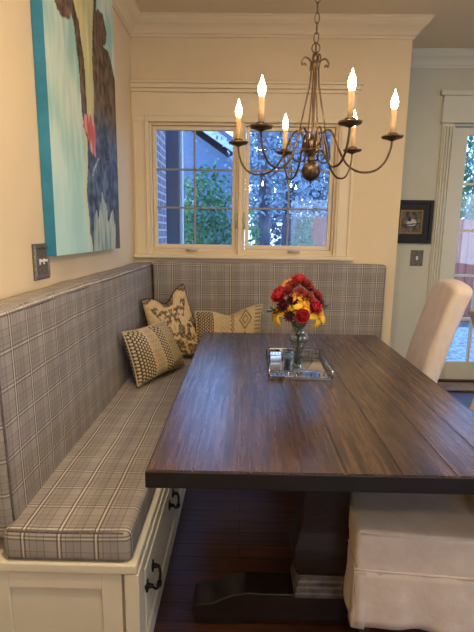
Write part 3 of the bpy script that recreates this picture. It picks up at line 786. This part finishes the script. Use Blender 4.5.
# ------------------------------------------------------------------ chandelier
CX, CY = .277, 2.0
ch = tag(empty('chandelier', (CX, CY, ZC)), 'six-arm bronze candle chandelier hanging over the dining table', 'chandelier')
def PC(name, bm, m, **k):
    o = build(name, bm, m, ch, **k); o.location = (0, 0, -ZC); return o
bm = bmesh.new(); lathe(bm, [(.001, ZC-.035), (.02, ZC-.034), (.05, ZC-.02), (.062, ZC-.006), (.062, ZC-.0005)], n=24); PC('ceiling_canopy', bm, M['bronze'], smooth=True)
z = ZC-.03; i = 0
bm = bmesh.new()
while z > 2.13:
    pts = []
    for k in range(14):
        a = 2*PI*k/14; u, v = .0095*math.cos(a), .021*math.sin(a)
        pts.append((u if i % 2 else 0, 0 if i % 2 else u, z-.021+v))
    tube(bm, pts, .0026, 6, closed=True); z -= .0365; i += 1
PC('chain', bm, M['bronze'], smooth=True)
bm = bmesh.new()
pts = [(.016*math.cos(2*PI*k/16), 0, 2.118+.018*math.sin(2*PI*k/16)) for k in range(16)]
tube(bm, pts, .003, 6, closed=True)
lathe(bm, [(.004, 2.10), (.012, 2.095), (.014, 2.08), (.010, 2.065), (.018, 2.06), (.018, 2.045), (.008, 2.035), (.006, 1.80), (.011, 1.79), (.012, 1.775), (.026, 1.765), (.03, 1.755), (.030, 1.732), (.036, 1.728), (.038, 1.72), (.016, 1.712), (.013, 1.69), (.02, 1.685), (.012, 1.68), (.012, 1.672)], n=20)
PC('hub', bm, M['bronze'], smooth=True)
bm = bmesh.new(); rb = .040; lathe(bm, [(max(.001, rb*math.sin(PI*k/16)), 1.640-rb*math.cos(PI*k/16)) for k in range(17)]+[(.006, 1.682)], n=24); lathe(bm, [(.002, 1.590), (.006, 1.594), (.004, 1.602)], n=10); PC('ball_finial', bm, M['bronze'], smooth=True)
for k in range(4):
    a = math.radians(12+90*k); ca, sa = math.cos(a), math.sin(a)
    pr = [(.036, 2.052), (.046, 2.060), (.052, 2.050), (.050, 2.036), (.040, 2.034), (.046, 2.062), (.030, 2.078), (.016, 2.070), (.012, 2.045), (.022, 1.97), (.040, 1.88), (.060, 1.79), (.078, 1.725), (.080, 1.695), (.066, 1.678), (.040, 1.680), (.026, 1.700), (.030, 1.722), (.044, 1.728), (.050, 1.714), (.042, 1.706)]
    pr = [(.052, 2.046), (.046, 2.040), (.040, 2.046), (.044, 2.062), (.054, 2.060), (.056, 2.040), (.046, 2.075), (.030, 2.082), (.018, 2.070), (.014, 2.045)][2:2]+[(.040, 2.050), (.046, 2.058), (.055, 2.052), (.056, 2.068), (.044, 2.080), (.028, 2.076), (.016, 2.055), (.018, 2.0)]+pr[9:]
    bm = bmesh.new(); tube(bm, spline([(r*ca, r*sa, z) for r, z in pr], 5), .0036, 6); PC('scroll_rod', bm, M['bronze'], smooth=True)
BZ = 1.778
for k in range(6):
    a = math.radians(-14+60*k); ca, sa = math.cos(a), math.sin(a)
    pr = [(.034, 1.735), (.036, 1.768), (.050, 1.800), (.072, 1.802), (.094, 1.770), (.118, 1.712), (.150, 1.662), (.200, 1.634), (.258, 1.638), (.296, 1.672), (.314, 1.718), (.318, 1.753)]
    bm = bmesh.new(); tube(bm, spline([(r*ca, r*sa, z) for r, z in pr], 6), .0044, 8)
    arm = PC('arm', bm, M['bronze'], smooth=True)
    c = (.318*ca, .318*sa, -.017)
    bm = bmesh.new(); lathe(bm, [(.003, 1.766), (.012, 1.770), (.022, 1.774), (.040, 1.779), (.044, 1.786), (.040, 1.785), (.020, 1.781), (.016, 1.786), (.021, 1.792), (.020, 1.797), (.013, 1.799)], c, 20)
    build('drip_pan', bm, M['bronze'], arm, smooth=True)
    bm = bmesh.new(); lathe(bm, [(.0112, 1.7972), (.0112, 1.85), (.0115, 1.882), (.010, 1.887), (.005, 1.888)], c, 16); build('candle_sleeve', bm, M['candle'], arm, smooth=True)
    bm = bmesh.new(); lathe(bm, [(.005, 1.888), (.009, 1.891), (.0135, 1.903), (.0145, 1.913), (.012, 1.927), (.007, 1.940), (.003, 1.951), (.0008, 1.960)], c, 16); build('flame_bulb', bm, M['bulb'], arm, smooth=True)

# ------------------------------------------------------------------ painting on the left wall
PY0, PY1, PZ0, PZ1 = 1.97, 2.99, 1.272, 2.80; PXF = -.81
art = tag(empty('canvas_painting', (XL, 2.46, PZ0)), 'large unframed painting of a black and white cow on pale teal, left wall', 'painting')
bm = bmesh.new(); box(bm, XL+.002, PXF-.0006, PY0, PY1, PZ0, PZ1); o = build('canvas_edge', bm, M['teal'], art, bevel=.002); o.location = -art.location
FACE = [(.40, 1.01), (.36, .90), (.32, .80), (.30, .73), (.349, .678), (.379, .571), (.396, .455), (.415, .412), (.45, .37), (.451, .299), (.415, .193), (.439, .091), (.485, -.01), (1.01, -.01), (1.02, .64), (.975, .69), (.876, .743), (.70, .735), (.66, .79), (.70, .90), (.66, 1.01)]
BLAZE = [(.42, .95), (.36, .80), (.345, .76), (.409, .717), (.455, .621), (.47, .499), (.474, .42), (.57, .43), (.588, .553), (.585, .679), (.615, .766), (.645, .853), (.62, .95)]
EARR = [(.595, .719), (.607, .777), (.66, .815), (.72, .845), (.80, .848), (.868, .800), (.84, .765), (.766, .735), (.66, .712)]
EARL = [(.02, .80), (.09, .72), (.145, .679), (.198, .672), (.271, .69), (.33, .735), (.35, .80), (.2, .85)]
PINK = [(.425, .444), (.40, .406), (.455, .388), (.50, .345), (.575, .325), (.60, .38), (.58, .44), (.512, .462)]
PATCH = [(.485, -.01), (.503, .092), (.55, .152), (.585, .118), (.66, .21), (.74, .17), (.76, .10), (.86, .16), (.915, .09), (.90, -.01)]
def inp(P, x, y):
    r = False
    for (a, b), (c, d) in zip(P, P[1:]+P[:1]):
        if (b > y) != (d > y) and x < (c-a)*(y-b)/(d-b)+a: r = not r
    return r
def pcol(x, y):
    """x 0 near .. 1 far, y 0 bottom .. 1 top (canvas colours)"""
    nz = lambda a, b, c: noise.noise(Vector((x*a, y*b, c)))
    n1 = nz(5, 5, 0); n2 = nz(26, 9, 3); n3 = nz(9, 30, 7); n4 = nz(50, 16, 5)
    cl_ = lambda t: max(0, min(1, t))
    c = mixt(rgb(158, 202, 190), rgb(212, 228, 210), cl_(.5+1.1*n1+.7*n2+.3*n4))
    if y < .5: c = mixt(c, rgb(184, 226, 216), cl_((.5-y)*2.2)*.8)
    x += .014*nz(26, 14, 3)+.008*n4; y += .012*nz(12, 20, 9)
    warm = mixt(rgb(62, 50, 40), rgb(126, 106, 84), cl_(.38+n2*.5+n4*.8+nz(30, 34, 2)*.8+n1*.5))
    cool = mixt(rgb(44, 56, 80), rgb(104, 122, 146), cl_(.38+n2*.5+n3*.6+nz(34, 30, 6)*.9+n1*.5))
    dark = mixt(cool, warm, cl_((y-.40)/.12))
    if inp(FACE, x, y): c = dark
    if inp([(a-.035, b) for a, b in FACE], x, y) and not inp(FACE, x, y) and y < .42: c = rgb(206, 214, 168)
    if inp(EARL, x, y): c = mixt(warm, rgb(150, 116, 100), cl_(n3*2))
    if inp(EARR, x, y): c = mixt(warm, rgb(104, 80, 64), cl_(n3*2+.3))
    if inp(BLAZE, x, y): c = mixt(mixt(rgb(224, 212, 150), rgb(188, 192, 146), cl_(.5+n2+n1)), rgb(128, 128, 96), cl_((x-.52)*5)*.5)
    if inp(PINK, x, y): c = mixt(rgb(196, 82, 84), rgb(222, 176, 166), cl_(.45+n2*1.6+n4))
    if inp(PATCH, x, y): c = mixt(rgb(190, 200, 176), rgb(120, 152, 150), cl_(.5+n2+n1+n4*.5))
    if y < .16 and x > .92: c = rgb(92, 88, 80)
    if abs((x-.56)-(y-.29)*1.6) < .008 and .26 < y < .33: c = rgb(176, 190, 208)
    if .76 < x < .82 and .32 < y < .42 and int(y*130) % 2 == 0: c = rgb(28, 32, 46)
    return tuple(cl_(q) for q in c)
bm = bmesh.new(); cl = bm.loops.layers.float_color.new('Col'); NU, NV = 150, 190; g = []; cc = {}
for i in range(NU+1):
    row = []
    for j in range(NV+1):
        v = bm.verts.new((PXF, PY0+(PY1-PY0)*i/NU, PZ0+(PZ1-PZ0)*j/NV)); cc[v] = pcol(i/NU, j/NV); row.append(v)
    g.append(row)
for i in range(NU):
    for j in range(NV):
        f = bm.faces.new((g[i][j], g[i+1][j], g[i+1][j+1], g[i][j+1]))
        for l in f.loops: l[cl] = (*cc[l.vert], 1)
o = build('painted_front', bm, M['paint'], art); o.location = -art.location

# ------------------------------------------------------------------ switch plates and the small picture
sw = tag(empty('light_switch', (XL, 1.918, 1.25)), 'pewter double light switch plate with rope border on the left wall', 'light switch')
bm = bmesh.new(); box(bm, .0005, .006, -.075, .075, -.075, .075); build('plate', bm, M['pewter'], sw, bevel=.003)
bm = bmesh.new()
for r, z in ((.068, .007), (.056, .0075)):
    tube(bm, [(z, -r, -r), (z, r, -r), (z, r, r), (z, -r, r)], .0035 if r > .06 else .002, 6, closed=True)
for k in range(14):
    for s in (-1, 1):
        q = -.062+.124*k/13; tube(bm, [(.009, s*.062, q-.003), (.009, s*.062, q+.003)], .004, 6); tube(bm, [(.009, q-.003, s*.062), (.009, q+.003, s*.062)], .004, 6)
build('rope_border', bm, M['pewter_hi'], sw)
for y in (-.019, .019):
    bm = bmesh.new(); box(bm, .005, .009, y-.005, y+.005, -.012, .012); box(bm, .008, .022, y-.0035, y+.0035, .0, .010); build('toggle', bm, M['white'], sw, bevel=.001)
sw = tag(empty('light_switch', (1.578, YF, 1.178)), 'dark bronze light switch plate with white toggle beneath the small framed picture', 'light switch')
bm = bmesh.new(); box(bm, -.057, .057, -.006, -.0005, -.072, .072); build('plate', bm, M['pewter'], sw, bevel=.002)
bm = bmesh.new(); box(bm, -.008, .008, -.016, -.006, -.016, .016); build('toggle', bm, M['white'], sw, bevel=.001)
pic = tag(empty('framed_picture', (1.497, YF, 1.5)), 'small dark framed picture with gilt liner on the pale far wall', 'picture')
hw, hh = .187, .190; bm = bmesh.new()
for k, (q, yy, t_) in enumerate(((0, -.03, .03), (.03, -.022, .055))):
    a, b = hw-q, hh-q
    box(bm, -a, a, yy, -.001, b-t_, b); box(bm, -a, a, yy, -.001, -b, -b+t_); box(bm, -a, -a+t_, yy, -.001, -b+t_, b-t_); box(bm, a-t_, a, yy, -.001, -b+t_, b-t_)
build('frame', bm, M['blackfr'], pic, bevel=.002)
bm = bmesh.new(); a, b, t_ = hw-.084, hh-.084, .014
box(bm, -a, a, -.018, -.001, b-t_, b); box(bm, -a, a, -.018, -.001, -b, -b+t_); box(bm, -a, -a+t_, -.018, -.001, -b+t_, b-t_); box(bm, a-t_, a, -.018, -.001, -b+t_, b-t_)
build('gilt_liner', bm, M['gold'], pic)
bm = bmesh.new(); cl = bm.loops.layers.float_color.new('Col'); g = []; cc = {}; a -= .012; b -= .012; N = 40
for i in range(N+1):
    row = []
    for j in range(N+1):
        u, w_ = i/N, j/N; v = bm.verts.new((-a+2*a*u, -.012, -b+2*b*w_)); n1 = noise.noise(Vector((u*5, w_*5, 1)))
        c = mixt(rgb(120, 104, 86), rgb(58, 48, 42), .5+n1)
        if ((u-.5)/.26)**2+((w_-.48)/.16)**2 < 1+.8*n1: c = rgb(196, 186, 172)
        if ((u-.42)/.10)**2+((w_-.62)/.1)**2 < 1: c = rgb(40, 34, 32)
        if abs(w_-.34-.1*u) < .03: c = rgb(60, 50, 44)
        cc[v] = c; row.append(v)
    g.append(row)
for i in range(N):
    for j in range(N):
        f = bm.faces.new((g[i][j], g[i+1][j], g[i+1][j+1], g[i][j+1]))
        for l in f.loops: l[cl] = (*cc[l.vert], 1)
build('picture_print', bm, M['paint'], pic)

# ------------------------------------------------------------------ outside
GZ = -.35
g0 = struct(B1('ground', M['ground'], -14, 24, YF+.3, 34, GZ-.1, GZ))
struct(B1('patio', M['patio'], 1.25, 5.5, YF+.15, 7.2, GZ, -.06))
bm = bmesh.new(); box(bm, -1.6, -.80, YB+.16, 4.75, GZ, 3.2)
o = build('brick_pier', bm, M['brick']); tag(o, 'grey-red brick house wall seen through the left edge of the window', 'brick wall')
o.rotation_euler = (0, 0, 0)
t = tag(empty('porch_post', (-.76, 5.0, GZ)), 'dark blue-grey porch post beside the brick wall outside', 'post')
bm = bmesh.new(); box(bm, -.09, .07, -.07, .07, 0, 3.6); build('post', bm, M['darkpost'], t, bevel=.01)
bm = bmesh.new(); box(bm, .0702, .10, -.04, .04, 0, 3.6); build('downspout', bm, M['whitex'], t, bevel=.005)
# neighbouring house with a gable roof and a white rake board
h = tag(empty('neighbour_house', (-1.5, 15, GZ)), 'blue-grey neighbouring house with a white sloping roof edge beyond the shrubs', 'house')
bm = bmesh.new(); extr(bm, [(-8, 0), (1.5, 0), (1.5, 3.7), (-2.5, 6.4), (-8, 3.0)], 1, 0, 5); o = build('wall', bm, M['siding'], h)
def rake(x0, z0, x1, z1):
    bm = bmesh.new(); extr(bm, [(x0, z0), (x1, z1), (x1, z1+.28), (x0, z0+.28)], 1, -.45, -.3); build('rake_board', bm, M['whitex'], h)
    bm = bmesh.new(); extr(bm, [(x0, z0+.281), (x1, z1+.281), (x1, z1+.42), (x0, z0+.42)], 1, -.5, 5.2); build('roof', bm, M['roof'], h)
rake(-2.5, 6.5, 1.95, 3.63); rake(-8.2, 2.98, -2.5, 6.5)
for x in (-5, -1.2):
    bm = bmesh.new(); box(bm, x, x+1.1, -.06, .02, 1.3, 2.8); f = build('window', bm, M['whitex'], h)
    b2 = bmesh.new(); box(b2, x+.1, x+1.0, -.08, -.061, 1.4, 2.7); build('window_pane', b2, M['darkpost'], f)
def foliage(name, c, rad, n, size, mat, label, cat, group=None, trunk=None, hollow=.3):
    t = tag(empty(name, (c[0], c[1], GZ)), label, cat, group)
    bm = bmesh.new(); R3 = Vector(rad); ctr = Vector((0, 0, c[2]-GZ))
    for k in range(n):
        while True:
            p = Vector((random.uniform(-1, 1), random.uniform(-1, 1), random.uniform(-1, 1)))
            if hollow < p.length < 1+.25*noise.noise(p*3+Vector(c)): break
        q = ctr+Vector((p.x*R3.x, p.y*R3.y, p.z*R3.z))
        if q.z < .02: continue
        a = Vector((random.gauss(0, 1), random.gauss(0, 1), random.gauss(0, 1)-.3)).normalized(); b = a.orthogonal().normalized(); b.rotate(Matrix.Rotation(random.random()*6.3, 3, a))
        L = size*random.uniform(.6, 1.4); w = L*.28
        v = [bm.verts.new(q), bm.verts.new(q+a*L*.45+b*w), bm.verts.new(q+a*L), bm.verts.new(q+a*L*.45-b*w)]; bm.faces.new(v)
    build('foliage', bm, M[mat], t)
    bm = bmesh.new(); r = trunk or .03
    if trunk:
        tube(bm, spline([(0, 0, 0), (.05, 0, ctr.z*.4), (-.06, .05, ctr.z*.8), (.05, 0, ctr.z*1.3)], 5), [r*(1-.025*i) for i in range(16)], 10)
    else:
        for k in range(6):
            a = k*PI/3; tube(bm, [(0, 0, 0), (R3.x*.3*math.cos(a), R3.y*.3*math.sin(a), ctr.z*.6), (R3.x*.6*math.cos(a), R3.y*.6*math.sin(a), ctr.z+R3.z*.5)], [r*.6, r*.4, r*.15], 6)
    build('trunk' if trunk else 'stems', bm, M['bark'], t, smooth=True)
    return t
foliage('evergreen_shrub', (-.50, 6.4, .95), (.40, .45, 1.35), 4200, .07, 'leafg', 'dark green leafy shrub outside the right half of the left window', 'shrub')
foliage('bright_shrub', (-1.02, 7.3, 1.1), (.34, .4, 1.25), 2400, .07, 'leafy', 'brighter green shrub beside the porch post outside', 'shrub')
foliage('low_shrub', (.86, 6.7, .9), (.18, .3, .75), 2000, .05, 'leafg', 'low green shrub before the red fence outside the right window', 'shrub')
foliage('small_shrub', (.12, 6.2, .8), (.12, .25, 1.0), 800, .05, 'leafy', 'thin green shrub left of the big tree trunk', 'shrub')
def tree(x, y, r, lean, label):
    t = tag(empty('tree', (x, y, GZ)), label, 'tree', 'big trees outside the right window')
    bm = bmesh.new(); pts = spline([(0, 0, 0), (lean*.2, 0, 1.2), (lean*.1, .05, 2.4), (lean*.8, 0, 3.8), (lean, 0, 6.5)], 6)
    tube(bm, pts, [r*(1.25-.028*i) for i in range(len(pts))], 14)
    for v in bm.verts: v.co += noise.noise_vector(v.co*5)*r*.25
    build('trunk', bm, M['bark'], t, smooth=True)
    bm = bmesh.new()
    for k in range(16):
        z = random.uniform(2.2, 6); a = random.uniform(0, 2*PI); L = random.uniform(.5, 1.0)
        p = Vector((lean*.4, 0, z)); pp = [p]
        for s in range(4): p = p+Vector((math.cos(a)*L/4, math.sin(a)*L/4, random.uniform(.0, .25)*L)); a += random.uniform(-.5, .5); pp.append(p)
        tube(bm, pp, [.03, .022, .016, .01, .004], 5)
    build('branches', bm, M['bark'], t, smooth=True)
    bm = bmesh.new()
    for k in range(2600):
        q = Vector((lean*.4+random.gauss(0, .35), random.gauss(0, .25), random.uniform(2.0, 6.2)))
        a = Vector((random.gauss(0, 1), random.gauss(0, 1), random.gauss(0, 1))).normalized(); b = a.orthogonal().normalized(); L = random.uniform(.05, .11)
        bm.faces.new([bm.verts.new(q), bm.verts.new(q+a*L*.5+b*L*.3), bm.verts.new(q+a*L), bm.verts.new(q+a*L*.5-b*L*.3)])
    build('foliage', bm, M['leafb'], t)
tree(.335, 7.6, .115, -.10, 'thick dark tree trunk at the left of the right window')
tree(.80, 8.4, .125, .06, 'dark tree trunk at the middle of the right window')
for i, (x, y, z, s, lab) in enumerate(((1.9, 12.0, 3.0, 2.2, 'pale leafy tree behind the fence outside the right window'), (-3.2, 11.5, 2.2, 1.5, 'pale leafy tree at the left, behind the bright shrub'),
                                       (5.6, 11.4, 2.3, 1.5, 'pale leafy tree beyond the glass door'), (9.4, 16, 3.4, 2.2, 'tall pale tree far beyond the glass door'))):
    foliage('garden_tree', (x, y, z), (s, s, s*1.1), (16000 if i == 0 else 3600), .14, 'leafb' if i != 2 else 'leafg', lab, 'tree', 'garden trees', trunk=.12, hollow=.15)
# red cedar fence across the yard
f = tag(empty('wooden_fence', (2.4, 9.2, GZ)), 'reddish wooden board fence across the yard', 'fence')
bm = bmesh.new(); x = -1.1
while x < 7: box(bm, x, x+.142, -.012, .012, 0, 2.06); x += .15
build('boards', bm, M['fence'], f)
bm = bmesh.new(); box(bm, -1.1, 7, .0125, .05, .3, .38); box(bm, -1.1, 7, .0125, .05, 1.7, 1.78); build('rails', bm, M['fence'], f)
for k in range(5): bm = bmesh.new(); box(bm, -1.0+k*1.95, -.9+k*1.95, .0502, .15, 0, 2.1); build('post', bm, M['fence'], f)

# ------------------------------------------------------------------ light
W = bpy.data.worlds.new('world'); S.world = W; W.use_nodes = True; nt = W.node_tree
bg = nt.nodes['Background']
tc = nd(nt, 'ShaderNodeTexCoord'); sp = nd(nt, 'ShaderNodeSeparateXYZ'); nt.links.new(tc.outputs['Generated'], sp.inputs[0])
f_ = rampf(nt, sp.outputs[2], .05, .5)
nt.links.new(mixc(nt, f_, (.52, .70, 1.0), (.17, .42, 1.0)), bg.inputs[0]); bg.inputs[1].default_value = 3.3
def area(name, loc, rot, sx, sy, c, p):
    L = bpy.data.lights.new(name, 'AREA'); L.shape = 'RECTANGLE'; L.size = sx; L.size_y = sy; L.color = c; L.energy = p
    o = bpy.data.objects.new(name, L); COL.objects.link(o); o.location = loc; o.rotation_euler = rot; return o
# added unseen fill lamps, built as recessed ceiling lights (behind and beside the viewer)
spots = [(-.05, .65), (1.7, .15), (1.7, 1.7), (.3, -1.4), (1.9, -1.4)]
dl = None
labs = ['recessed ceiling downlight just behind the viewer', 'recessed ceiling downlight right of the viewer', 'recessed ceiling downlight right of the dining table', 'recessed ceiling downlight at the rear left of the room', 'recessed ceiling downlight at the rear right of the room']
for i, (x, y) in enumerate(spots):
    if dl is None:
        dl = empty('ceiling_light'); bm = bmesh.new(); lathe(bm, [(.075, -.012), (.098, -.010), (.10, -.001), (.075, -.001)], n=28, cap=False); build('trim_ring', bm, M['white'], dl, smooth=True)
        bm = bmesh.new(); lathe(bm, [(.001, -.006), (.0745, -.006), (.0745, -.002), (.001, -.002)], n=28); build('lens', bm, M['can'], dl)
        t = dl
    else: t = copy_tree(dl)
    t.location = (x, y, ZC); tag(t, labs[i], 'ceiling light', 'recessed ceiling downlights')
    Lt = bpy.data.lights.new('downlight', 'AREA'); Lt.shape = 'DISK'; Lt.size = .14; Lt.color = (1, .80, .56); Lt.energy = (24, 14, 11, 6, 6)[i]
    o = bpy.data.objects.new('downlight', Lt); COL.objects.link(o); o.location = (x, y, ZC-.015)
# added unseen area lamps, bluish fill at the right and rear openings
area('daylight_right', (XW-.02, .8, 1.5), (0, math.radians(90), 0), 1.2, 1.6, (.80, .88, 1), 9)
area('daylight_rear', (1.7, YR+.02, 1.5), (math.radians(90), 0, 0), 1.4, 1.2, (.80, .88, 1), 9)

# ------------------------------------------------------------------ camera
cam = bpy.data.cameras.new('camera'); co = bpy.data.objects.new('camera', cam); COL.objects.link(co)
cam.sensor_fit = 'VERTICAL'; cam.sensor_height = 36; cam.lens = 454/632*36; cam.clip_start = .02
p, yw, rl, H = math.radians(10.35), math.radians(.75), math.radians(.8), 1.38
fw = Vector((-math.sin(yw)*math.cos(p), math.cos(yw)*math.cos(p), -math.sin(p))); r0 = Vector((math.cos(yw), math.sin(yw), 0)); u0 = r0.cross(fw)
r = r0*math.cos(rl)+u0*math.sin(rl); u = -r0*math.sin(rl)+u0*math.cos(rl)
co.matrix_world = Matrix(((r.x, u.x, -fw.x, 0), (r.y, u.y, -fw.y, 0), (r.z, u.z, -fw.z, H), (0, 0, 0, 1)))
S.camera = co
S.view_settings.view_transform = 'Standard'; S.view_settings.look = 'None'; S.view_settings.gamma = 1; S.view_settings.use_curve_mapping = False
S.view_settings.exposure = .52
